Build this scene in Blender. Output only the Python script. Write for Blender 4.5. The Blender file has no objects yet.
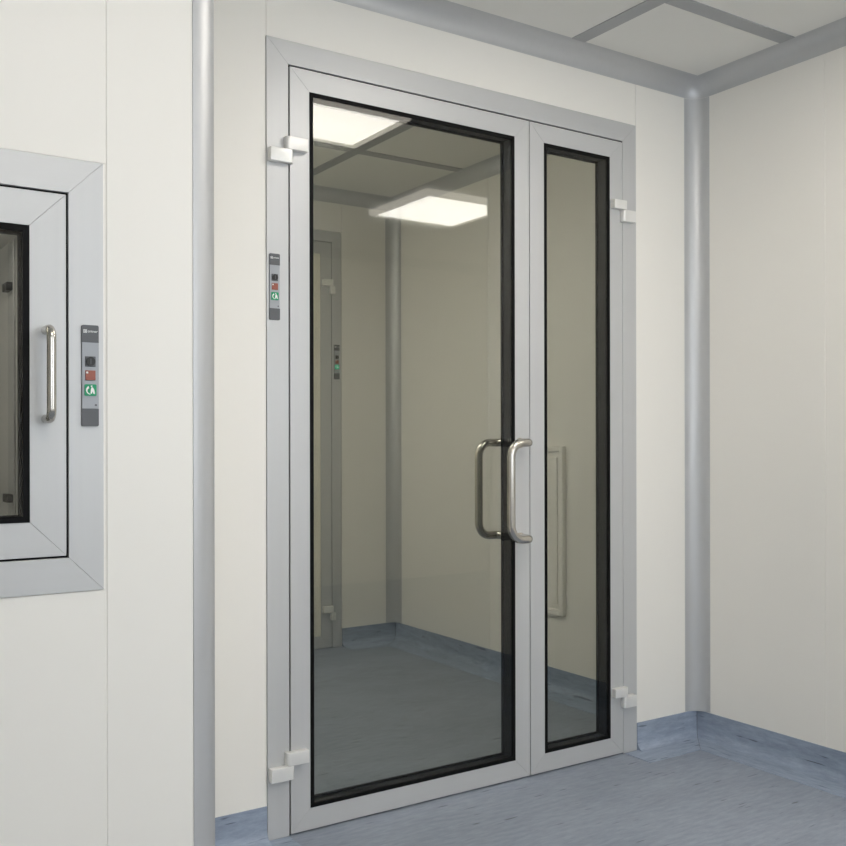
import bpy, bmesh, math, random
from mathutils import Vector, Matrix
random.seed(4)
S = bpy.context.scene
COL = S.collection

# ------------------------------------------------------------------ numbers
CAM_Z = 1.08
H = 2.377            # ceiling
YD = 2.434           # face of the door wall
YW = 1.753           # face of the hatch wall
XR = 2.806            # face of the right wall
XC = 0.7080          # face of the return beside the outside corner
YA0, YA1 = 2.504, 4.515   # airlock behind the door
R = 0.062            # radius of the coved profiles
BASE = 0.095
PI = math.pi

# ------------------------------------------------------------------ materials
def new_mat(name):
    m = bpy.data.materials.new(name); m.use_nodes = True
    nt = m.node_tree
    return m, nt, nt.nodes['Principled BSDF']

def mat_plain(name, col, rough=0.5, metal=0.0, var=0.03, scale=6.0, spec=0.5, bump=0.0, bscale=200.0):
    m, nt, p = new_mat(name)
    p.inputs['Roughness'].default_value = rough
    p.inputs['Metallic'].default_value = metal
    p.inputs['Specular IOR Level'].default_value = spec
    tc = nt.nodes.new('ShaderNodeTexCoord')
    n = nt.nodes.new('ShaderNodeTexNoise'); n.inputs['Scale'].default_value = scale; n.inputs['Detail'].default_value = 3
    nt.links.new(tc.outputs['Object'], n.inputs['Vector'])
    r = nt.nodes.new('ShaderNodeMapRange')
    r.inputs['To Min'].default_value = 1 - var; r.inputs['To Max'].default_value = 1 + var
    nt.links.new(n.outputs['Fac'], r.inputs['Value'])
    mx = nt.nodes.new('ShaderNodeMix'); mx.data_type = 'RGBA'; mx.blend_type = 'MULTIPLY'
    mx.inputs[0].default_value = 1.0
    mx.inputs[6].default_value = (*col, 1)
    nt.links.new(r.outputs[0], mx.inputs[7])
    nt.links.new(mx.outputs[2], p.inputs['Base Color'])
    if bump:
        n2 = nt.nodes.new('ShaderNodeTexNoise'); n2.inputs['Scale'].default_value = bscale
        nt.links.new(tc.outputs['Object'], n2.inputs['Vector'])
        b = nt.nodes.new('ShaderNodeBump'); b.inputs['Strength'].default_value = bump; b.inputs['Distance'].default_value = 0.001
        nt.links.new(n2.outputs['Fac'], b.inputs['Height']); nt.links.new(b.outputs[0], p.inputs['Normal'])
    return m

def mat_brushed(name, col, rough, metal, stretch, var=0.05):
    m, nt, p = new_mat(name)
    p.inputs['Metallic'].default_value = metal
    tc = nt.nodes.new('ShaderNodeTexCoord')
    mp = nt.nodes.new('ShaderNodeMapping'); mp.inputs['Scale'].default_value = stretch
    n = nt.nodes.new('ShaderNodeTexNoise'); n.inputs['Scale'].default_value = 1.0; n.inputs['Detail'].default_value = 4
    nt.links.new(tc.outputs['Object'], mp.inputs[0]); nt.links.new(mp.outputs[0], n.inputs['Vector'])
    r = nt.nodes.new('ShaderNodeMapRange'); r.inputs['To Min'].default_value = 1 - var; r.inputs['To Max'].default_value = 1 + var
    nt.links.new(n.outputs['Fac'], r.inputs['Value'])
    mx = nt.nodes.new('ShaderNodeMix'); mx.data_type = 'RGBA'; mx.blend_type = 'MULTIPLY'; mx.inputs[0].default_value = 1
    mx.inputs[6].default_value = (*col, 1); nt.links.new(r.outputs[0], mx.inputs[7])
    nt.links.new(mx.outputs[2], p.inputs['Base Color'])
    r2 = nt.nodes.new('ShaderNodeMapRange'); r2.inputs['To Min'].default_value = rough - .05; r2.inputs['To Max'].default_value = rough + .05
    nt.links.new(n.outputs['Fac'], r2.inputs['Value']); nt.links.new(r2.outputs[0], p.inputs['Roughness'])
    return m

def mat_vinyl(name, c_lo, c_hi, fleck, stretch_axis='X', rough=0.45):
    m, nt, p = new_mat(name)
    p.inputs['Roughness'].default_value = rough
    p.inputs['Specular IOR Level'].default_value = 0.35
    tc = nt.nodes.new('ShaderNodeTexCoord')
    def noise(sx, sy, sz, detail, rgh=0.6):
        mp = nt.nodes.new('ShaderNodeMapping')
        mp.inputs['Scale'].default_value = (sx, sy, sz) if stretch_axis == 'X' else (sy, sx, sz)
        n = nt.nodes.new('ShaderNodeTexNoise'); n.inputs['Scale'].default_value = 1; n.inputs['Detail'].default_value = detail
        n.inputs['Roughness'].default_value = rgh
        nt.links.new(tc.outputs['Object'], mp.inputs[0]); nt.links.new(mp.outputs[0], n.inputs['Vector'])
        return n.outputs['Fac']
    a = noise(16, 70, 70, 6, 0.72); b = noise(2.2, 4.5, 4.5, 3); c = noise(9, 75, 75, 1.5)
    ad = nt.nodes.new('ShaderNodeMath'); ad.operation = 'MULTIPLY_ADD'; ad.inputs[1].default_value = 0.62
    nt.links.new(a, ad.inputs[0])
    mb = nt.nodes.new('ShaderNodeMath'); mb.operation = 'MULTIPLY'; mb.inputs[1].default_value = 0.38
    nt.links.new(b, mb.inputs[0]); nt.links.new(mb.outputs[0], ad.inputs[2])
    cr = nt.nodes.new('ShaderNodeValToRGB')
    cr.color_ramp.elements[0].position = 0.34; cr.color_ramp.elements[0].color = (*c_lo, 1)
    cr.color_ramp.elements[1].position = 0.66; cr.color_ramp.elements[1].color = (*c_hi, 1)
    nt.links.new(ad.outputs[0], cr.inputs[0])
    fr = nt.nodes.new('ShaderNodeMapRange'); fr.inputs['From Min'].default_value = 0.67; fr.inputs['From Max'].default_value = 0.73
    nt.links.new(c, fr.inputs['Value'])
    fm = nt.nodes.new('ShaderNodeMath'); fm.operation = 'MULTIPLY'; fm.inputs[1].default_value = 0.75
    nt.links.new(fr.outputs[0], fm.inputs[0])
    mx = nt.nodes.new('ShaderNodeMix'); mx.data_type = 'RGBA'
    nt.links.new(fm.outputs[0], mx.inputs[0]); nt.links.new(cr.outputs[0], mx.inputs[6]); mx.inputs[7].default_value = (*fleck, 1)
    nt.links.new(mx.outputs[2], p.inputs['Base Color'])
    bp = nt.nodes.new('ShaderNodeBump'); bp.inputs['Strength'].default_value = 0.15; bp.inputs['Distance'].default_value = 0.0008
    nt.links.new(a, bp.inputs['Height']); nt.links.new(bp.outputs[0], p.inputs['Normal'])
    return m

def mat_glass(name, tint, f0):
    """clear pane: tinted see-through body with an angle dependent mirror coat"""
    m = bpy.data.materials.new(name); m.use_nodes = True
    nt = m.node_tree; nt.nodes.clear()
    out = nt.nodes.new('ShaderNodeOutputMaterial')
    tr = nt.nodes.new('ShaderNodeBsdfTransparent'); tr.inputs[0].default_value = (*tint, 1)
    gl = nt.nodes.new('ShaderNodeBsdfGlossy'); gl.inputs['Roughness'].default_value = 0.0; gl.inputs['Color'].default_value = (1, 1, 1, 1)
    lw = nt.nodes.new('ShaderNodeLayerWeight'); lw.inputs['Blend'].default_value = 0.5
    pw = nt.nodes.new('ShaderNodeMath'); pw.operation = 'POWER'; pw.inputs[1].default_value = 5
    nt.links.new(lw.outputs['Facing'], pw.inputs[0])
    mr = nt.nodes.new('ShaderNodeMapRange'); mr.inputs['To Min'].default_value = f0; mr.inputs['To Max'].default_value = 1.0
    nt.links.new(pw.outputs[0], mr.inputs['Value'])
    mix = nt.nodes.new('ShaderNodeMixShader')
    nt.links.new(mr.outputs[0], mix.inputs[0]); nt.links.new(tr.outputs[0], mix.inputs[1]); nt.links.new(gl.outputs[0], mix.inputs[2])
    nt.links.new(mix.outputs[0], out.inputs[0])
    return m

def mat_emit(name, col, strength):
    m = bpy.data.materials.new(name); m.use_nodes = True
    nt = m.node_tree; nt.nodes.clear()
    out = nt.nodes.new('ShaderNodeOutputMaterial'); e = nt.nodes.new('ShaderNodeEmission')
    e.inputs[0].default_value = (*col, 1); e.inputs[1].default_value = strength
    nt.links.new(e.outputs[0], out.inputs[0])
    return m

M = dict(
    wall=mat_plain('cream panel', (0.862, 0.839, 0.786), 0.42, var=0.012, scale=1.5, spec=0.35, bump=0.03, bscale=60),
    ceil=mat_plain('ceiling panel', (0.82, 0.805, 0.757), 0.5, var=0.015, scale=2, spec=0.3),
    alu=mat_brushed('silver frame', (0.565, 0.57, 0.57), 0.42, 0.25, (60, 60, 3), 0.03),
    aluh=mat_brushed('silver frame horizontal', (0.565, 0.57, 0.57), 0.42, 0.25, (3, 60, 60), 0.03),
    cove=mat_brushed('cove profile', (0.54, 0.545, 0.55), 0.44, 0.42, (80, 80, 2), 0.03),
    strip=mat_plain('ceiling strip', (0.40, 0.405, 0.41), 0.45, 0.2, var=0.02),
    steel=mat_brushed('brushed steel', (0.55, 0.525, 0.48), 0.24, 1.0, (8, 8, 60), 0.04),
    hinge=mat_plain('hinge satin', (0.80, 0.795, 0.77), 0.4, 0.3, var=0.03, scale=40),
    black=mat_plain('black rubber', (0.004, 0.004, 0.0045), 0.6, var=0.1, scale=30, spec=0.12),
    spacer=mat_plain('black spacer', (0.005, 0.005, 0.0052), 0.4, var=0.1, scale=30, spec=0.2),
    glass=mat_glass('pane', (0.882, 0.896, 0.880), 0.030),
    rglass=mat_glass('rear pane', (0.92, 0.93, 0.92), 0.004),
    hglass=mat_glass('hatch pane', (0.92, 0.925, 0.915), 0.03),
    floor=mat_vinyl('vinyl floor', (0.192, 0.222, 0.272), (0.308, 0.342, 0.408), (0.07, 0.075, 0.09)),
    base=mat_vinyl('vinyl skirting', (0.215, 0.26, 0.335), (0.37, 0.43, 0.53), (0.05, 0.06, 0.085)),
    base_y=mat_vinyl('vinyl skirting side', (0.215, 0.26, 0.335), (0.37, 0.43, 0.53), (0.05, 0.06, 0.085), 'Y'),
    dark=mat_plain('dark grey plastic', (0.105, 0.11, 0.118), 0.5, var=0.03),
    light=mat_plain('pale grey plastic', (0.38, 0.40, 0.43), 0.5, var=0.02),
    blk=mat_plain('black switch', (0.012, 0.012, 0.012), 0.4, var=0.05),
    red=mat_plain('red brown button', (0.30, 0.085, 0.055), 0.45, var=0.08, scale=80),
    green=mat_plain('green button', (0.0, 0.30, 0.125), 0.4, var=0.03),
    green_lit=mat_emit('green lamp button', (0.01, 0.60, 0.30), 0.8),
    white=mat_plain('white print', (0.85, 0.87, 0.86), 0.5, var=0.01),
    cream=mat_plain('cream infill', (0.84, 0.80, 0.68), 0.45, var=0.01),
    chamber=mat_plain('chamber steel', (0.72, 0.72, 0.70), 0.35, 0.2, var=0.04, scale=5),
    lamp_frame=mat_plain('lamp frame', (0.78, 0.76, 0.68), 0.45, var=0.01),
    lamp_rim=mat_emit('lamp opal rim', (1.0, 0.93, 0.82), 4.0),
    lamp=mat_emit('lamp diffuser', (1.0, 0.945, 0.875), 15.0),
)

# ------------------------------------------------------------------ mesh helpers
def box(bm, x0, x1, y0, y1, z0, z1, bev=0.0, seg=2):
    v = [bm.verts.new((x, y, z)) for z in (z0, z1) for x, y in ((x0, y0), (x1, y0), (x1, y1), (x0, y1))]
    f = [(0, 3, 2, 1), (4, 5, 6, 7), (0, 1, 5, 4), (1, 2, 6, 5), (2, 3, 7, 6), (3, 0, 4, 7)]
    fs = [bm.faces.new([v[i] for i in q]) for q in f]
    if bev:
        es = list({e for q in fs for e in q.edges})
        bmesh.ops.bevel(bm, geom=es, offset=bev, segments=seg, profile=0.5, affect='EDGES')
    return v

def prism(bm, pts, axis, a0, a1, bev=0):
    """pts: closed outline in the two other axes (xy, xz or yz), pulled along axis"""
    def P(p, a):
        return {'X': (a, p[0], p[1]), 'Y': (p[0], a, p[1]), 'Z': (p[0], p[1], a)}[axis]
    A = [bm.verts.new(P(p, a0)) for p in pts]; B = [bm.verts.new(P(p, a1)) for p in pts]
    n = len(pts); fs = []
    fs.append(bm.faces.new(A)); fs.append(bm.faces.new(B[::-1]))
    for i in range(n):
        fs.append(bm.faces.new([A[i], B[i], B[(i + 1) % n], A[(i + 1) % n]]))
    if bev:
        es = list({e for q in fs for e in q.edges})
        bmesh.ops.bevel(bm, geom=es, offset=bev, segments=2, profile=0.5, affect='EDGES')

def fillet(path, radii, seg=8):
    out = [Vector(path[0])]
    for i in range(1, len(path) - 1):
        p0, p, p1 = Vector(path[i - 1]), Vector(path[i]), Vector(path[i + 1]); r = radii[i - 1]
        a, b = (p0 - p).normalized(), (p1 - p).normalized()
        s, e = p + a * r, p + b * r; c = p + a * r + b * r
        for k in range(seg + 1):
            t = PI / 2 * k / seg
            out.append(c + (s - c) * math.cos(t) + (e - c) * math.sin(t))
    out.append(Vector(path[-1]))
    return out

def tube(bm, pts, r, n=20):
    rings = []
    u = None
    for i, p in enumerate(pts):
        t = ((pts[i + 1] if i + 1 < len(pts) else p) - (pts[i - 1] if i else p)).normalized()
        if u is None:
            u = t.orthogonal().normalized()
        u = (u - t * u.dot(t)).normalized(); w = t.cross(u)
        rings.append([bm.verts.new(p + (u * math.cos(2 * PI * k / n) + w * math.sin(2 * PI * k / n)) * r) for k in range(n)])
    for a, b in zip(rings, rings[1:]):
        for k in range(n):
            bm.faces.new([a[k], a[(k + 1) % n], b[(k + 1) % n], b[k]])
    bm.faces.new(rings[0][::-1]); bm.faces.new(rings[-1])

def disc(bm, cx, cz, y0, y1, r, n=32):
    prism(bm, [(cx + r * math.cos(2 * PI * k / n), cz + r * math.sin(2 * PI * k / n)) for k in range(n)], 'Y', y0, y1)

def world_origin(o):
    v = Vector((0, 0, 0))
    while o:
        v += o.location; o = o.parent
    return v

def obj(name, bm, mat, parent=None, smooth=None):
    bmesh.ops.recalc_face_normals(bm, faces=bm.faces)
    if parent is not None:
        bmesh.ops.translate(bm, verts=bm.verts, vec=-world_origin(parent))
    me = bpy.data.meshes.new(name); bm.to_mesh(me); bm.free()
    me.materials.append(mat)
    if smooth:
        for p in me.polygons: p.use_smooth = True
        me.set_sharp_from_angle(angle=math.radians(smooth))
    o = bpy.data.objects.new(name, me); COL.objects.link(o)
    if parent is not None: o.parent = parent
    return o

def tag(o, label, cat, group=None, kind=None):
    o['label'] = label; o['category'] = cat
    if group: o['group'] = group
    if kind: o['kind'] = kind
    return o

def thing(name, loc, label, cat, group=None, kind=None):
    o = bpy.data.objects.new(name, None); o.empty_display_size = 0.1; o.location = loc
    COL.objects.link(o)
    return tag(o, label, cat, group, kind)

def B():
    return bmesh.new()

# ------------------------------------------------------------------ floor and ceiling
XL, XE, YB = -2.6, 5.2, -1.02       # hall behind and beside the camera
YE = 1.135                    # where the right wall ends at its outside corner
bm = B(); box(bm, XL - .1, XE + .1, YB - .1, 4.56, -0.12, 0.0)
tag(obj('floor', bm, M['floor']), 'grey blue streaked vinyl floor running through the doorway', 'floor', kind='structure')

bm = B(); box(bm, XL - .1, XE + .1, YB - .1, 4.56, H, H + .1)
tag(obj('ceiling', bm, M['ceil']), 'pale grey panel ceiling divided by darker grey strips', 'ceiling', kind='structure')

# grid strips of the ceiling
def grid_strip(x0, x1, y0, y1, label):
    bm = B(); box(bm, x0, x1, y0, y1, H - 0.003, H + 0.001, 0.001, 1)
    grid_strip.n += 1
    return tag(obj('trim_%d' % grid_strip.n, bm, M['strip']), label, 'ceiling strip', kind='structure')
grid_strip.n = 0
SW = 0.028
grid_strip(2.175 - SW, 2.175 + SW, YB, YD - R, 'grey ceiling strip running from the door wall toward the hall')
grid_strip(2.175 + SW, XR - R, 2.0 - SW, 2.0 + SW, 'grey ceiling strip meeting the right wall')
grid_strip(XC + R, 2.175 - SW, 2.0 - SW, 2.0 + SW, 'grey ceiling strip above the hall side of the door')
grid_strip(2.175 - SW, 2.175 + SW, YA0 + R, YA1 - R, 'grey ceiling strip along the airlock seen through the glass')
grid_strip(2.175 + SW, XR - R, 3.83 - SW, 3.83 + SW, 'short grey ceiling strip in the airlock by its side wall')
grid_strip(XC + R, 2.175 - SW, 3.83 - SW, 3.83 + SW, 'long grey ceiling strip across the airlock')
for x in (1.545, 0.915, 0.285, -0.345, -0.975):
    grid_strip(x - SW, x + SW, YB, (YW - R) if x < XC else 2.0 - SW, 'grey ceiling strip in the hall outside the picture')

# ------------------------------------------------------------------ walls
T = 0.055
G = 0.0008    # half a panel joint
def panels_y(bm, yf, back, xs, z0, z1):
    """panels of a wall facing -Y (back=+1) or +Y (back=-1), joints at xs"""
    for a, b in zip(xs, xs[1:]):
        box(bm, a + G, b - G, min(yf, yf + back * .02), max(yf, yf + back * .02), z0, z1, 0.0012, 1)
    box(bm, xs[0], xs[-1], min(yf + back * .0018, yf + back * T), max(yf + back * .0018, yf + back * T), z0, z1)
def panels_x(bm, xf, back, ys, z0, z1):
    for a, b in zip(ys, ys[1:]):
        box(bm, min(xf, xf + back * .02), max(xf, xf + back * .02), a + G, b - G, z0, z1, 0.0012, 1)
    box(bm, min(xf + back * .0018, xf + back * T), max(xf + back * .0018, xf + back * T), ys[0], ys[-1], z0, z1)

# door wall; the doorway is left open
FX0, FX1, FZ = 1.104, 2.497, 2.171
bm = B()
panels_y(bm, YD, 1, [XC, FX0], 0, H)
panels_y(bm, YD, 1, [FX1, XR], 0, H)
panels_y(bm, YD, 1, [FX0, FX1], FZ, H)
box(bm, XC, FX0, YA0 - .01, YA0, 0, H); box(bm, FX1, XR, YA0 - .01, YA0, 0, H); box(bm, FX0, FX1, YA0 - .01, YA0, FZ, H)
tag(obj('wall_front', bm, M['wall']), 'cream panel wall around the glazed double door', 'wall', kind='structure')

# wall with the hatch
HX0, HX1, HZ0, HZ1 = -0.265, 0.4835, 0.8175, 1.5685     # outer edge of the hatch frame
XT = 0.6480                                             # end of the flat panel before the rounded corner
bm = B()
HXJ = HX1 + .005
panels_y(bm, YW, 1, [XL, HX0, HXJ], 0, HZ0); box(bm, HX1, HXJ - G, YW, YW + T, HZ0, HZ1)
panels_y(bm, YW, 1, [XL, HX0], HZ0, HZ1)
panels_y(bm, YW, 1, [XL, HX0, HXJ], HZ1, H)
panels_y(bm, YW, 1, [HXJ, XT], 0, H)
panels_x(bm, XC, -1, [YW + .06, YD], 0, H)
tag(obj('wall_left', bm, M['wall']), 'near cream panel wall holding the hatch, ending at a rounded corner', 'wall', kind='structure')

# right wall, with its own outside corner behind the camera's side
YT = YE + .06
bm = B()
panels_x(bm, XR, 1, [YT, 1.907, YD], 0, H)
panels_y(bm, YE, 1, [XR + .06, 4.0, XE], 0, H)
tag(obj('wall_right', bm, M['wall']), 'cream panel wall to the right of the door with one thin joint', 'wall', kind='structure')

FILL_WINS = ((-0.95, 0.05), (1.05, 2.75)); WZ0, WZ1 = 0.80, 2.12     # windows added behind the camera to brighten the hall with sky light
bm = B()
for a, b in ((XL, -.95), (.05, 1.05), (2.75, XE)): panels_y(bm, YB, -1, [a, b], 0, H)
for a, b in FILL_WINS:
    panels_y(bm, YB, -1, [a, b], 0, WZ0); panels_y(bm, YB, -1, [a, b], WZ1, H)
tag(obj('wall_back', bm, M['wall']), 'cream panel wall across the hall facing the door', 'wall', kind='structure')
bm = B(); panels_x(bm, XL, -1, [YB, .4, YW], 0, H)
tag(obj('wall_west', bm, M['wall']), 'cream panel wall closing the hall beyond the hatch', 'wall', kind='structure')
bm = B(); panels_x(bm, XE, 1, [YB, YE], 0, H)
tag(obj('wall_east', bm, M['wall']), 'cream panel wall closing the hall past the right wall', 'wall', kind='structure')

# airlock
DX0, DX1, DZ = 1.165, 2.474, 2.166      # far door frame, outer edges
bm = B()
panels_y(bm, YA1, 1, [XC, DX0], 0, H)
panels_y(bm, YA1, 1, [DX1, XR], 0, H)
panels_y(bm, YA1, 1, [DX0, DX1], DZ, H)
tag(obj('wall_far', bm, M['wall']), 'cream far wall of the airlock seen through the glass', 'wall', kind='structure')
bm = B(); panels_x(bm, XR, 1, [YA0, 3.68, YA1], 0, H)
tag(obj('wall_airlock_right', bm, M['wall']), 'cream side wall of the airlock seen through the glass', 'wall', kind='structure')
bm = B(); panels_x(bm, XC, -1, [YA0, 3.3, YA1], 0, H)
tag(obj('wall_airlock_left', bm, M['wall']), 'cream side wall of the airlock opposite the grille', 'wall', kind='structure')

# ------------------------------------------------------------------ coved aluminium profiles
def cove_pts(n=14, r=R):
    """cross-section in (a, b): distances from the two walls; concave quarter"""
    p = [(0, 0), (r, 0)]
    for k in range(1, n):
        t = PI / 2 * k / n
        p.append((r - r * math.sin(t), r - r * math.cos(t)))
    p.append((0, r))
    return p
def cove(axis, org, sa, sb, a0, a1, name, label):
    """axis of travel; org: corner in the two other axes; sa/sb: signs pointing into the room"""
    bm = B(); pts = [(org[0] + sa * a, org[1] + sb * b) for a, b in cove_pts()]
    prism(bm, pts, axis, a0, a1)
    return tag(obj(name, bm, M['cove'], smooth=50), label, 'cove profile', kind='structure')
def cove_corner(c, s, name, label):
    """concave ball piece where three coves meet"""
    bm = B(); n = 12; ctr = Vector((c[0] + s[0] * R, c[1] + s[1] * R, c[2] + s[2] * R))
    rows = []
    for i in range(n + 1):
        th = PI / 2 * i / n
        row = []
        for j in range(n + 1):
            ph = PI / 2 * j / n
            d = Vector((math.sin(th) * math.cos(ph) * -s[0], math.sin(th) * math.sin(ph) * -s[1], math.cos(th) * -s[2]))
            row.append(bm.verts.new(ctr + d * R))
        rows.append(row)
    for i in range(n):
        for j in range(n):
            q = [rows[i][j], rows[i + 1][j], rows[i + 1][j + 1], rows[i][j + 1]]
            if i == 0: q = [rows[0][0], rows[1][j], rows[1][j + 1]]
            bm.faces.new(q)
    apex = bm.verts.new(c)
    edge = [rows[i][0] for i in range(1, n + 1)] + [rows[n][j] for j in range(1, n + 1)] + [rows[i][n] for i in range(n - 1, 0, -1)]
    loop = [rows[0][0]] + edge
    for a, b in zip(loop, loop[1:] + loop[:1]):
        try: bm.faces.new([a, b, apex])
        except ValueError: pass
    for v in list(bm.verts):
        if not v.link_faces: bm.verts.remove(v)
    return tag(obj(name, bm, M['cove'], smooth=60), label, 'cove corner', kind='structure')

tn = [20]
def T_():
    tn[0] += 1
    return 'trim_%d' % tn[0]
e = 0.0006
# main room: vertical corners
cove('Z', (XR, YD), -1, -1, BASE + .001, H - R - e, T_(), 'tall grey coved profile in the corner right of the door')
cove('Z', (XC, YD), 1, -1, BASE + .001, H - R - e, T_(), 'grey coved profile in the hidden corner left of the door')
# ceiling line: door wall, right wall
cove('X', (YD, H), -1, -1, XC + R, XR - R, T_(), 'grey coved profile under the ceiling above the double door')
cove('Y', (XR, H), -1, -1, YT, YD - R, T_(), 'grey coved profile under the ceiling above the right wall')
cove('Y', (XC, H), 1, -1, YW + .06, YD - R, T_(), 'grey coved profile under the ceiling beside the rounded corner')
cove('X', (YW, H), -1, -1, XL, XT, T_(), 'grey coved profile under the ceiling above the hatch')
cove('X', (YB, H), 1, -1, XL, XE, T_(), 'grey coved profile under the ceiling on the far side of the hall')
cove_corner((XR, YD, H), (-1, -1, -1), T_(), 'rounded grey corner piece under the ceiling right of the door')
cove_corner((XC, YD, H), (1, -1, -1), T_(), 'rounded grey corner piece under the ceiling left of the door')
# airlock
cove('Z', (XR, YA1), -1, -1, BASE + .001, H - R - e, T_(), 'tall grey coved profile in the airlock corner behind the glass')
cove('Z', (XR, YA0), -1, 1, BASE + .001, H - R - e, T_(), 'grey coved profile in the airlock corner behind the narrow leaf')
cove('X', (YA1, H), -1, -1, XC, XR - R, T_(), 'grey coved profile under the far ceiling edge of the airlock')
cove('Y', (XR, H), -1, -1, YA0, YA1 - R, T_(), 'grey coved profile under the side ceiling edge of the airlock')
cove_corner((XR, YA1, H), (-1, -1, -1), T_(), 'rounded grey corner piece under the airlock ceiling')

# outside corners: quarter round profiles
def outside(cx, cy, a0, a1, z0, z1, name, label):
    bm = B(); r = 0.06; n = 16
    pts = [(cx + r * math.cos(a0 + (a1 - a0) * k / n), cy + r * math.sin(a0 + (a1 - a0) * k / n)) for k in range(n + 1)]
    pts.append((cx, cy))
    prism(bm, pts, 'Z', z0, z1)
    return tag(obj(name, bm, M['cove'], smooth=50), label, 'corner profile', kind='structure')
outside(XT + .0002, YW + .06, -PI / 2, 0, 0.002, H, T_(), 'tall silver rounded profile at the outside corner beside the hatch wall')
outside(XR + .06, YT, -PI, -PI / 2, 0.002, H, T_(), 'silver rounded profile at the end of the right wall')

# ------------------------------------------------------------------ coved vinyl skirting
def skirt_pts():
    p = [(0, 0), (0, BASE), (.003, BASE)]
    r = .032; c = (.003 + r, r + .004)
    for k in range(0, 9):
        t = PI / 2 * k / 8
        p.append((c[0] - r * math.cos(t), c[1] - r * math.sin(t) - 0.002))
    p += [(.12, .0022), (.1215, 0)]
    return p
def skirting(axis, face, s, a0, a1, m0, m1, name, mat, label, extra=()):
    """runs along axis on a wall whose face is at `face`, s = sign into the room; m0/m1 = mitre slope at each end (0 or 1)"""
    bm = B(); pts = skirt_pts(); A = []; C = []
    for d, z in pts:
        pa, pb = a0 + m0 * d, a1 - m1 * d
        A.append(bm.verts.new((pa, face + s * d, z) if axis == 'X' else (face + s * d, pa, z)))
        C.append(bm.verts.new((pb, face + s * d, z) if axis == 'X' else (face + s * d, pb, z)))
    n = len(pts)
    for i in range(n):
        j = (i + 1) % n
        bm.faces.new([A[i], C[i], C[j], A[j]])
    bm.faces.new(A); bm.faces.new(C[::-1])
    for x0, x1, y0, y1 in extra:
        box(bm, x0, x1, y0, y1, 0, .0022)
    return tag(obj(name, bm, mat, smooth=40), label, 'skirting', kind='structure')
q = 0.0006
skirting('X', YD, -1, FX1 + .001, XR - q, 0, 1, 'baseboard_front', M['base'], 'blue grey vinyl skirting between the double door and the right corner',
         extra=[(2.437, FX1 + .001, YD - .1215, YD - .006)])
skirting('X', YD, -1, XC, FX0 - .001, 1, 0, 'baseboard_left', M['base'], 'blue grey vinyl skirting left of the double door',
         extra=[(FX0 - .001, 1.166, YD - .1215, YD - .006)])
skirting('Y', XR, -1, YT, YD - q, 0, 1, 'baseboard_right', M['base_y'], 'blue grey vinyl skirting along the right wall', )
skirting('X', YW, -1, XL, XT, 0, 0, 'baseboard_hatch', M['base'], 'blue grey vinyl skirting under the hatch')
skirting('X', YB, 1, XL, XE, 0, 0, 'baseboard_back', M['base'], 'blue grey vinyl skirting across the hall facing the door')
skirting('X', YA1, -1, DX1 + .001, XR - q, 0, 1, 'baseboard_far', M['base'], 'blue grey vinyl skirting on the far airlock wall')
skirting('Y', XR, -1, YA0, YA1 - q, 0, 1, 'baseboard_airlock', M['base_y'], 'blue grey vinyl skirting on the airlock side wall')

def skirt_seam(parent, cx, cy):
    bm = B(); k = .0007 / math.sqrt(2); A = []; C = []
    P = skirt_pts()[1:-1]
    for d, z in P:
        e2 = .0006
        A.append(bm.verts.new((cx - d - e2 + k, cy - d - e2 - k, z + e2))); C.append(bm.verts.new((cx - d - e2 - k, cy - d - e2 + k, z + e2)))
    A2 = [bm.verts.new(v.co + Vector((.002, .002, -.001))) for v in A]; C2 = [bm.verts.new(v.co + Vector((.002, .002, -.001))) for v in C]
    n = len(P)
    for i in range(n - 1):
        bm.faces.new([A[i], A[i + 1], C[i + 1], C[i]]); bm.faces.new([A2[i], C2[i], C2[i + 1], A2[i + 1]])
        bm.faces.new([A[i], A2[i], A2[i + 1], A[i + 1]]); bm.faces.new([C[i], C[i + 1], C2[i + 1], C2[i]])
    for i in (0, n - 1): bm.faces.new([A[i], C[i], C2[i], A2[i]])
    obj('corner_seam', bm, M['dark'], parent)
skirt_seam(bpy.data.objects['baseboard_front'], XR, YD)
skirt_seam(bpy.data.objects['baseboard_far'], XR, YA1)

# ------------------------------------------------------------------ mitred frames
def mitred(parent, x0, x1, z0, z1, w, y0, y1, names, bottom=True, bev=0.0007, wl=None):
    """four members with mitred ends around an opening; returns them"""
    g = 0.00012; out = []
    ix0, ix1, iz0, iz1 = x0 + w, x1 - w, z0 + (w if bottom else 0), z1 - w
    jobs = [(names[0], [(x0, z0 + (g if bottom else 0)), (ix0, iz0 + (g if bottom else 0)), (ix0, iz1 - g), (x0, z1 - g)], M['alu']),
            (names[0], [(x1, z0 + (g if bottom else 0)), (x1, z1 - g), (ix1, iz1 - g), (ix1, iz0 + (g if bottom else 0))], M['alu']),
            (names[1], [(x0 + g, z1), (ix0 + g, iz1), (ix1 - g, iz1), (x1 - g, z1)], M['aluh'])]
    if bottom:
        jobs.append((names[2], [(x0 + g, z0), (x1 - g, z0), (ix1 - g, iz0), (ix0 + g, iz0)], M['aluh']))
    for nm, pts, mt in jobs:
        bm = B(); prism(bm, pts, 'Y', y0, y1, bev)
        out.append(obj(nm, bm, mt, parent))
    return out

def ring(bm, x0, x1, z0, z1, w, y0, y1):
    box(bm, x0, x0 + w, y0, y1, z0, z1); box(bm, x1 - w, x1, y0, y1, z0, z1)
    box(bm, x0 + w, x1 - w, y0, y1, z0, z0 + w); box(bm, x0 + w, x1 - w, y0, y1, z1 - w, z1)

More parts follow.
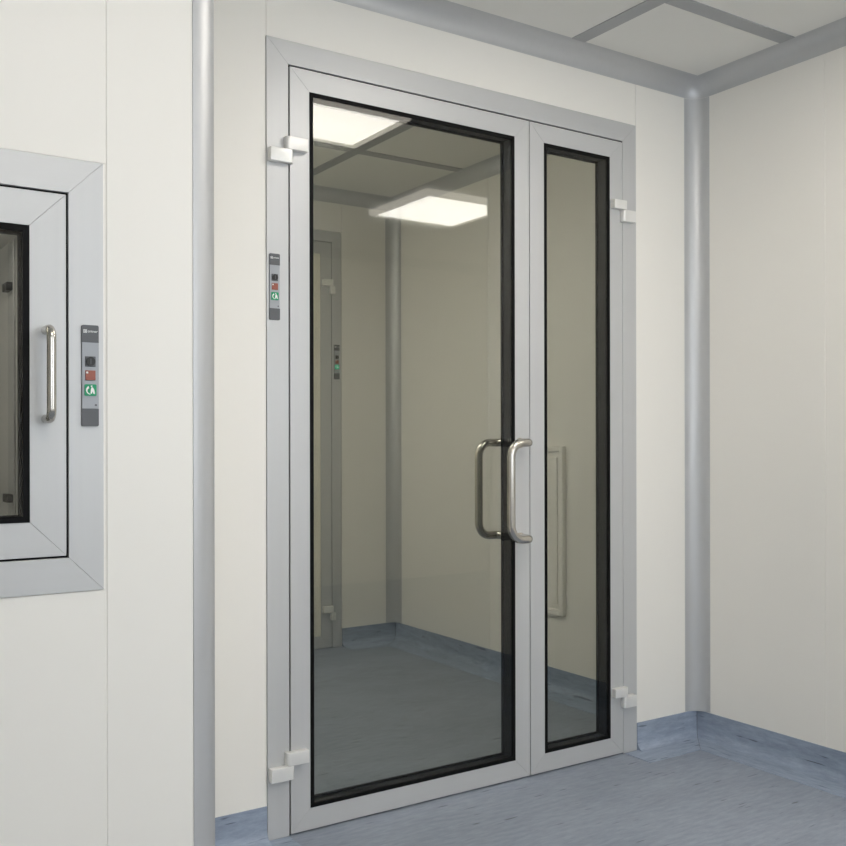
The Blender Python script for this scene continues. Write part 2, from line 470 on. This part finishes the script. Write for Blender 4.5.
def glazing(parent, x0, x1, z0, z1, yf, depth, gasket, mat):
    """black gaskets, spacer lining and two panes filling the opening of a leaf"""
    for y0, y1 in ((yf - .0008, yf + .006), (yf + depth - .006, yf + depth + .0008)):
        bm = B(); ring(bm, x0, x1, z0, z1, gasket, y0, y1); obj('gasket', bm, M['black'], parent)
    bm = B(); ring(bm, x0, x1, z0, z1, .0045, yf + .006, yf + depth - .006); obj('spacer', bm, M['spacer'], parent)
    for y, m_ in ((yf + .0015, mat), (yf + depth - .0045, M['rglass'])):
        bm = B(); box(bm, x0 + .002, x1 - .002, y, y + .003, z0 + .002, z1 - .002); obj('glass_pane', bm, m_, parent)

def hinge_block(parent, x0, x1, z0, z1, yf, name, knuckle):
    """flat block with one rounded end around the pin"""
    bm = B(); d = 0.021; r = 0.0085; n = 8
    if knuckle < 0:
        pts = [(x1, yf), (x1, yf - d)]
        pts += [(x0 + r - r * math.sin(PI / 2 * k / n), yf - d + r - r * math.cos(PI / 2 * k / n)) for k in range(n + 1)]
        pts += [(x0, yf)]
    else:
        pts = [(x0, yf), (x0, yf - d)]
        pts += [(x1 - r + r * math.sin(PI / 2 * k / n), yf - d + r - r * math.cos(PI / 2 * k / n)) for k in range(n + 1)]
        pts += [(x1, yf)]
    prism(bm, pts, 'Z', z0, z1, 0.0008)
    return obj(name, bm, M['hinge'], parent, smooth=35)

# ------------------------------------------------------------------ the double door
FY0 = YD - .003; FD = .058
FRX0, FRX1 = FX0 + .0006, FX1 - .0006
door = thing('door_1', (1.8, YD, 0), 'silver frame lining the doorway of the glazed double door', 'door frame', kind='structure')
mitred(door, FRX0, FRX1, 0.001, FZ - .0006, .0644, FY0, YA0 - .012, ('frame_jamb', 'frame_head', ''), bottom=False)
LX0, LX1, NX0, NX1, LZ0, LZ1 = 1.1736, 2.0165, 2.0198, 2.4305, 0.0045, 2.1015
# rubber seal filling the joint between frame and leaves
bm = B()
box(bm, FRX0 + .0636, LX0 + .006, FY0 + .059, FY0 + .062, .001, 2.104); box(bm, NX1 - .006, FRX1 - .0636, FY0 + .059, FY0 + .062, .001, 2.104)
box(bm, FRX0 + .0648, LX0 - .0002, FY0 + .007, FY0 + .05, .001, 2.1057); box(bm, NX1 + .0002, FRX1 - .0648, FY0 + .004, FY0 + .05, .001, 2.1057)
box(bm, LX0, NX1, FY0 + .006, FY0 + .05, LZ1 + .0002, 2.1057)
box(bm, LX0 + .006, NX1 - .006, FY0 + .059, FY0 + .062, LZ1 - .006, 2.1)
obj('door_seal', bm, M['black'], door)

def leaf(x0, x1, label, handle):
    t = thing('door_leaf', ((x0 + x1) / 2, YD, 0), label, 'door')
    w = 0.0595
    mitred(t, x0, x1, LZ0, LZ1, w, FY0, FY0 + FD, ('stile', 'top_rail', 'bottom_rail'))
    glazing(t, x0 + w, x1 - w, LZ0 + w, LZ1 - w, FY0, FD, 0.0112, M['glass'])
    if handle:
        xm = 1.9765
        for sgn, yb in ((-1, FY0), (1, FY0 + FD)):
            y = yb + sgn * .0546
            pts = fillet([(xm, yb, 1.071), (xm, y, 1.071), (xm - .078, y, 1.071), (xm - .078, y, .769), (xm, y, .769), (xm, yb, .769)],
                         [.018, .044, .044, .018])
            bm = B(); tube(bm, pts, 0.0132)
            for z in (1.070, .769):   # small collars on the leaf
                prism(bm, [(xm + .0165 * math.cos(2 * PI * k / 24), z + .0165 * math.sin(2 * PI * k / 24)) for k in range(24)], 'Y', min(yb, yb + sgn * .004), max(yb, yb + sgn * .004))
            o = obj('handle', bm, M['steel'], t, smooth=40)
            o['label'] = 'brushed steel offset pull handle'
        # dark seal strip standing in the joint between the two leaves
        bm = B(); box(bm, x1 - .001, x1 + .003, FY0 + .007, FY0 + .05, LZ0, LZ1); obj('meeting_seal', bm, M['black'], t)
    return t
wide = leaf(LX0, LX1, 'wide glazed door leaf with steel pull handles, hinged beside the control panel', True)
narrow = leaf(NX0, NX1, 'narrow glazed door leaf without a handle, hinged toward the room corner', False)
# hinges: block on the leaf and block on the frame
for z in (1.868, 0.1965):
    hinge_block(wide, 1.1545, 1.2195, z + .001, z + .036, FY0, 'hinge_leaf_block', -1)
    hinge_block(door, 1.108, 1.176, z - .036, z, FY0, 'hinge_frame_block', 1)
for z in (1.867, 0.2025):
    hinge_block(narrow, 2.376, 2.437, z, z + .030, FY0, 'hinge_leaf_block', 1)
    hinge_block(door, 2.4185, 2.475, z - .040, z - .001, FY0, 'hinge_frame_block', -1)

# ------------------------------------------------------------------ control panels
def control_panel(x0, x1, z0, z1, yf, label, figure=True, green='green'):
    w, h = x1 - x0, z1 - z0; cx = (x0 + x1) / 2
    t = thing('door_control_panel', (cx, yf, (z0 + z1) / 2), label, 'control panel', 'interlock control panels beside the doors')
    def Z(f): return z1 - f * h
    def rr(bm, a, b, c, d, y0, y1, r, top=True, bot=True):
        pts = []
        for (px, pz, a0, on) in ((b - r, d - r, 0, top), (a + r, d - r, PI / 2, top), (a + r, c + r, PI, bot), (b - r, c + r, 1.5 * PI, bot)):
            if on:
                pts += [(px + r * math.cos(a0 + PI / 2 * k / 5), pz + r * math.sin(a0 + PI / 2 * k / 5)) for k in range(6)]
            else:
                pts.append({0: (b, d), PI / 2: (a, d), PI: (a, c), 1.5 * PI: (b, c)}[a0])
        prism(bm, pts, 'Y', y0, y1)
    bm = B(); rr(bm, x0, x1, z0, Z(.826), yf - .004, yf, .003, top=False)
    rr(bm, x0, x1, Z(.172), z1, yf - .004, yf, .003, bot=False)
    rr(bm, x0, x1, Z(.826), Z(.172), yf - .0022, yf, .001, False, False)
    obj('back_plate', bm, M['dark'], t)
    bm = B(); box(bm, x0 + .0006, x1 - .0006, yf - .0038, yf - .0022, Z(.826), Z(.172), .0004, 1)
    obj('face_plate', bm, M['light'], t)
    y = yf - .0038
    # key switch
    bx, s = x0 + w * .495, w * .31
    bm = B(); box(bm, bx - s, bx + s, y - .0015, y, Z(.36) - s, Z(.36) + s, .0005, 1)
    ks = obj('key_switch', bm, M['dark'], t)
    bm = B(); disc(bm, bx, Z(.36), y - .0045, y - .0015, s * .86); k2 = obj('key_barrel', bm, M['blk'], ks, smooth=40)
    bm = B(); box(bm, bx - .0007, bx + .0007, y - .0048, y - .0045, Z(.36) - s * .55, Z(.36) + s * .55); obj('key_slot', bm, M['dark'], ks)
    # red button with a small white dot
    s = w * .295
    bm = B(); box(bm, bx - s, bx + s, y - .0022, y, Z(.497) - s, Z(.497) + s, .0006, 1); rb = obj('red_button', bm, M['red'], t)
    bm = B(); disc(bm, bx - s * .68, Z(.497) + s * .55, y - .0028, y - .0022, s * .22, 16); obj('white_dot', bm, M['white'], rb)
    # green button with a white sign
    s = w * .345
    bm = B(); rr(bm, bx - s, bx + s, Z(.643) - s, Z(.643) + s, y - .0024, y, .002); gb = obj('green_button', bm, M[green], t)
    if figure:
        bm = B(); yy = (y - .0029, y - .0024); zc = Z(.643)
        # curved arrow on the outer side, small leaning figure beside it
        n = 14; arc = []
        for k in range(n + 1):
            a = math.radians(118 + 150 * k / n); arc.append((bx + s * .78 * math.cos(a), zc + s * .78 * math.sin(a)))
        for k in range(n, -1, -1):
            a = math.radians(118 + 150 * k / n); f = .34 + .30 * (k / n)
            arc.append((bx + s * f * math.cos(a) - s * .08, zc + s * f * math.sin(a)))
        prism(bm, arc, 'Y', *yy)
        prism(bm, [(bx + s * a, zc + s * b) for a, b in ((-.02, -.62), (.2, -.62), (.3, -.2), (.5, -.66), (.74, -.66), (.6, .1), (.34, .52), (.12, .45), (.02, .0))], 'Y', *yy)
        prism(bm, [(bx + s * .16 + s * .15 * math.cos(2 * PI * k / 14), zc + s * .68 + s * .13 * math.sin(2 * PI * k / 14)) for k in range(14)], 'Y', *yy)
        obj('white_sign', bm, M['white'], gb)
    # small dark lamp near the lower edge
    bm = B(); disc(bm, x0 + w * .82, Z(.79), y - .001, y, w * .06, 16); obj('indicator', bm, M['dark'], t)
    # maker's mark on the top band
    bm = B(); zc = Z(.062); yy = (yf - .0045, yf - .004); a = w * .10
    cxx = x0 + w * .20; ring(bm, cxx - a, cxx + a, zc - a, zc + a, a * .28, *yy)
    box(bm, cxx - a * .40, cxx + a * .40, yy[0], yy[1], zc - a * .40, zc + a * .40)
    obj('mark', bm, M['white'], t)
    cu = bpy.data.curves.new('lettering', 'FONT'); cu.body = 'ortner'; cu.size = w * .235; cu.extrude = .0002; cu.align_y = 'CENTER'
    tmp = bpy.data.objects.new('lettering_curve', cu); COL.objects.link(tmp)
    dg = bpy.context.evaluated_depsgraph_get(); me = bpy.data.meshes.new_from_object(tmp.evaluated_get(dg))
    bpy.data.objects.remove(tmp)
    b2 = B(); b2.from_mesh(me)
    xs = [v.co.x for v in b2.verts]; f = (w * .58) / (max(xs) - min(xs))
    for v in b2.verts:
        v.co = Vector((x0 + w * .35 + (v.co.x - min(xs)) * f, yf - .0043 - v.co.z, zc + v.co.y * f))
    obj('lettering', b2, M['white'], t)
    return t

control_panel(0.4446, 0.4737, 1.105, 1.2815, YW - .003, 'slim grey control panel beside the hatch, its green button lit with a white sign')
control_panel(1.1110, 1.1415, 1.4050, 1.5840, FY0, 'slim grey control panel on the silver frame left of the wide door leaf')

# ------------------------------------------------------------------ pass-through hatch
HY = YW - .003
hatch = thing('pass_through_hatch', ((HX0 + HX1) / 2, YW, HZ0), 'silver framed pass-through hatch with a glazed door and a short bar handle', 'hatch')
hx0, hx1, hz0, hz1 = HX0 + .0006, HX1 - .0006, HZ0 + .0006, HZ1 - .0006
mitred(hatch, hx0, hx1, hz0, hz1, .0595, HY, HY + .05, ('frame_side', 'frame_top', 'frame_bottom'))
dx0, dx1, dz0, dz1 = hx0 + .0635, hx1 - .0635, hz0 + .0635, hz1 - .0635
bm = B(); ring(bm, hx0 + .0596, hx1 - .0596, hz0 + .0596, hz1 - .0596, .008, HY + .046, HY + .05); ring(bm, hx0 + .0599, hx1 - .0599, hz0 + .0599, hz1 - .0599, .0034, HY + .005, HY + .04); obj('door_seal', bm, M['black'], hatch)
# chamber behind, open toward both doors
bm = B(); cx0, cx1, cz0, cz1, cy1 = dx0 + .03, dx1 - .03, dz0 + .03, dz1 - .03, HY + .60
t_ = .002
y0 = HY + .052
box(bm, cx0 - t_, cx0, y0, cy1, cz0 - t_, cz1 + t_); box(bm, cx1, cx1 + t_, y0, cy1, cz0 - t_, cz1 + t_)
box(bm, cx0, cx1, y0, cy1, cz0 - t_, cz0); box(bm, cx0, cx1, y0, cy1, cz1, cz1 + t_)
ring(bm, hx0 + .059, hx1 - .059, hz0 + .059, hz1 - .059, .034, y0 - .001, y0 + .001)
box(bm, cx0 - t_, cx1 + t_, cy1, cy1 + t_, cz0 - t_, cz1 + t_)
obj('chamber', bm, M['chamber'], hatch)
# flange with two catches on the chamber side, plus an added glowing strip to brighten it
bm = B(); box(bm, cx1 - .004, cx1 - .0002, HY + .27, HY + .325, cz0 + .004, cz1 - .004, .001, 1); obj('side_flange', bm, M['alu'], hatch)
for z in (.968, 1.38):
    bm = B(); box(bm, cx1 - .016, cx1 - .0042, HY + .275, HY + .315, z - .008, z + .008, .001, 1); obj('catch', bm, M['spacer'], hatch)
bm = B(); box(bm, cx0 + .05, cx1 - .12, HY + .14, HY + .26, cz1 - .012, cz1 - .0005); obj('fill_strip', bm, M['lamp_rim'], hatch)
# frame and hinges of the chamber's opposite door
bm = B(); ring(bm, cx0 + .001, cx1 - .001, cz0 + .001, cz1 - .001, .05, cy1 - .03, cy1 - .001); obj('inner_door_frame', bm, M['alu'], hatch)
for z in (cz0 + .05, cz1 - .08):
    bm = B(); box(bm, cx1 - .075, cx1 - .002, cy1 - .055, cy1 - .03, z, z + .035, .002); obj('inner_hinge', bm, M['spacer'], hatch)
hd = bpy.data.objects.new('hatch_door', None); COL.objects.link(hd); hd.parent = hatch; hd['label'] = 'glazed hatch door in a silver frame'
mitred(hd, dx0, dx1, dz0, dz1, .0600, HY, HY + .045, ('door_stile', 'door_top_rail', 'door_bottom_rail'))
glazing(hd, dx0 + .0600, dx1 - .0600, dz0 + .0600, dz1 - .0600, HY, .045, .0105, M['hglass'])
xm = 0.3855
pts = fillet([(xm, HY, 1.268), (xm, HY - .043, 1.268), (xm, HY - .043, 1.117), (xm, HY, 1.117)], [.017, .017])
bm = B(); tube(bm, pts, .0077)
h_ = obj('handle', bm, M['steel'], hd, smooth=40); h_['label'] = 'short brushed steel bar handle'

# ------------------------------------------------------------------ added windows, unseen, that brighten the hall
for k, (a, b) in enumerate(FILL_WINS):
    win = thing('fill_window_%d' % (k + 1), ((a + b) / 2, YB, WZ0), ('wide glazed opening added to throw daylight on the hatch wall', 'wide glazed opening added to throw daylight on the double door')[k], 'fill_window', kind='structure')
    mitred(win, a, b, WZ0, WZ1, .05, YB - .05, YB + .003, ('frame_side', 'frame_head', 'frame_sill'))
    bm = B(); box(bm, a + .051, b - .051, YB - .03, YB - .024, WZ0 + .051, WZ1 - .051); obj('glass_pane', bm, M['hglass'], win)

# ------------------------------------------------------------------ far door of the airlock
d2 = thing('door_2', (1.9, YA1, 0), 'silver frame around the far airlock door seen through the glass', 'door frame', kind='structure')
ay = YA1 - .003
ax0, ax1, az1 = DX0 + .0015, DX1 - .0015, DZ - .0015
mitred(d2, ax0, ax1, .001, az1, .056, ay, ay + .05, ('frame_jamb', 'frame_head', ''), bottom=False)
bm = B(); box(bm, ax0 + .05, ax1 - .05, ay + .051, ay + .053, .001, az1 - .05); obj('door_seal', bm, M['black'], d2)
fl = thing('door_leaf', (1.8, YA1, 0), 'far airlock door leaf with a pale infill, seen through the wide leaf', 'door')
lx0, lx1, lz0, lz1 = ax0 + .059, ax1 - .059, .0045, az1 - .059
mitred(fl, lx0, lx1, lz0, lz1, .063, ay, ay + .05, ('stile', 'top_rail', 'bottom_rail'))
bm = B(); box(bm, lx0 + .0632, lx1 - .0632, ay + .002, ay + .048, lz0 + .0632, lz1 - .0632); obj('infill_panel', bm, M['cream'], fl)
for z in (1.879, .187):
    hinge_block(fl, 2.358, 2.418, z, z + .033, ay, 'hinge_leaf_block', 1)
    hinge_block(d2, 2.402, 2.4275, z - .040, z - .001, ay, 'hinge_frame_block', -1)
control_panel(2.4285, 2.460, 1.397, 1.577, ay, 'slim grey control panel on the far airlock frame, seen through the glass', green='green_lit')

# low framed return air cover on the airlock side wall
gx = XR
rp = thing('vent_cover', (gx, 3.3, .33), 'cream framed rectangular cover low on the airlock wall, seen through the narrow leaf', 'cover')
def ring_x(bm, y0, y1, z0, z1, w, x0, x1, bev=0):
    for a in ((y0, y0 + w, z0, z1), (y1 - w, y1, z0, z1), (y0 + w, y1 - w, z0, z0 + w), (y0 + w, y1 - w, z1 - w, z1)):
        box(bm, x0, x1, a[0], a[1], a[2], a[3], bev, 2)
bm = B(); ring_x(bm, 3.14, 3.52, .328, 1.052, .022, gx - .022, gx, .004); obj('cover_frame', bm, M['wall'], rp)
bm = B()
box(bm, gx - .008, gx, 3.162, 3.498, .35, 1.03)
for k in range(4):
    y = 3.185 + k * .08
    box(bm, gx - .014, gx - .008, y, y + .05, .375, 1.005, .003, 2)
obj('cover_panel', bm, M['wall'], rp)

# ------------------------------------------------------------------ ceiling lights
def ceiling_light(x0, x1, y0, y1, label, group='square ceiling light panels'):
    t = thing('ceiling_light', ((x0 + x1) / 2, (y0 + y1) / 2, H), label, 'ceiling light', group)
    w = .034; d = .03
    bm = B()
    for a in ((x0, x0 + w, y0, y1), (x1 - w, x1, y0, y1), (x0 + w, x1 - w, y0, y0 + w), (x0 + w, x1 - w, y1 - w, y1)):
        box(bm, a[0], a[1], a[2], a[3], H - d, H)
    obj('light_rim', bm, M['lamp_rim'], t)
    bm = B(); box(bm, x0 + w, x1 - w, y0 + w, y1 - w, H - d, H - .002); obj('diffuser', bm, M['lamp'], t)
    return t
ceiling_light(1.52, 2.105, 1.155, 1.605, 'square ceiling light mirrored in the top of the wide leaf')
ceiling_light(2.80, 3.38, 0.085, 0.675, 'square ceiling light mirrored lower in the wide leaf, nearer its middle')
for x, y in ((0.31, .05),):  # extra light added out of view to brighten the hall
    ceiling_light(x, x + .58, y, y + .58, 'unseen square ceiling light added to brighten the hall')
for x, y in ((0.95, 2.75), (0.95, 3.87)):  # added lights, kept out of sight, that lift the airlock's brightness
    ceiling_light(x, x + .44, y, y + .44, 'square ceiling light added to brighten the airlock, hidden by the door head')

# ------------------------------------------------------------------ world, camera, view
w = bpy.data.worlds.new('World'); S.world = w; w.use_nodes = True
w.node_tree.nodes['Background'].inputs[0].default_value = (0.87, 0.92, 1.0, 1)
w.node_tree.nodes['Background'].inputs[1].default_value = 4.8
cam = bpy.data.cameras.new('camera'); co = bpy.data.objects.new('camera', cam); COL.objects.link(co)
co.location = (0, 0, CAM_Z); co.rotation_euler = (PI / 2, 0.0018, -math.atan2(.5515, .834))
cam.sensor_width = 36; cam.lens = 36 * 980 / 846; cam.shift_y = 17 / 846; cam.clip_start = .02
S.camera = co
S.view_settings.view_transform = 'Standard'; S.view_settings.look = 'None'
S.view_settings.gamma = 1; S.view_settings.use_curve_mapping = False
S.view_settings.exposure = 0.08
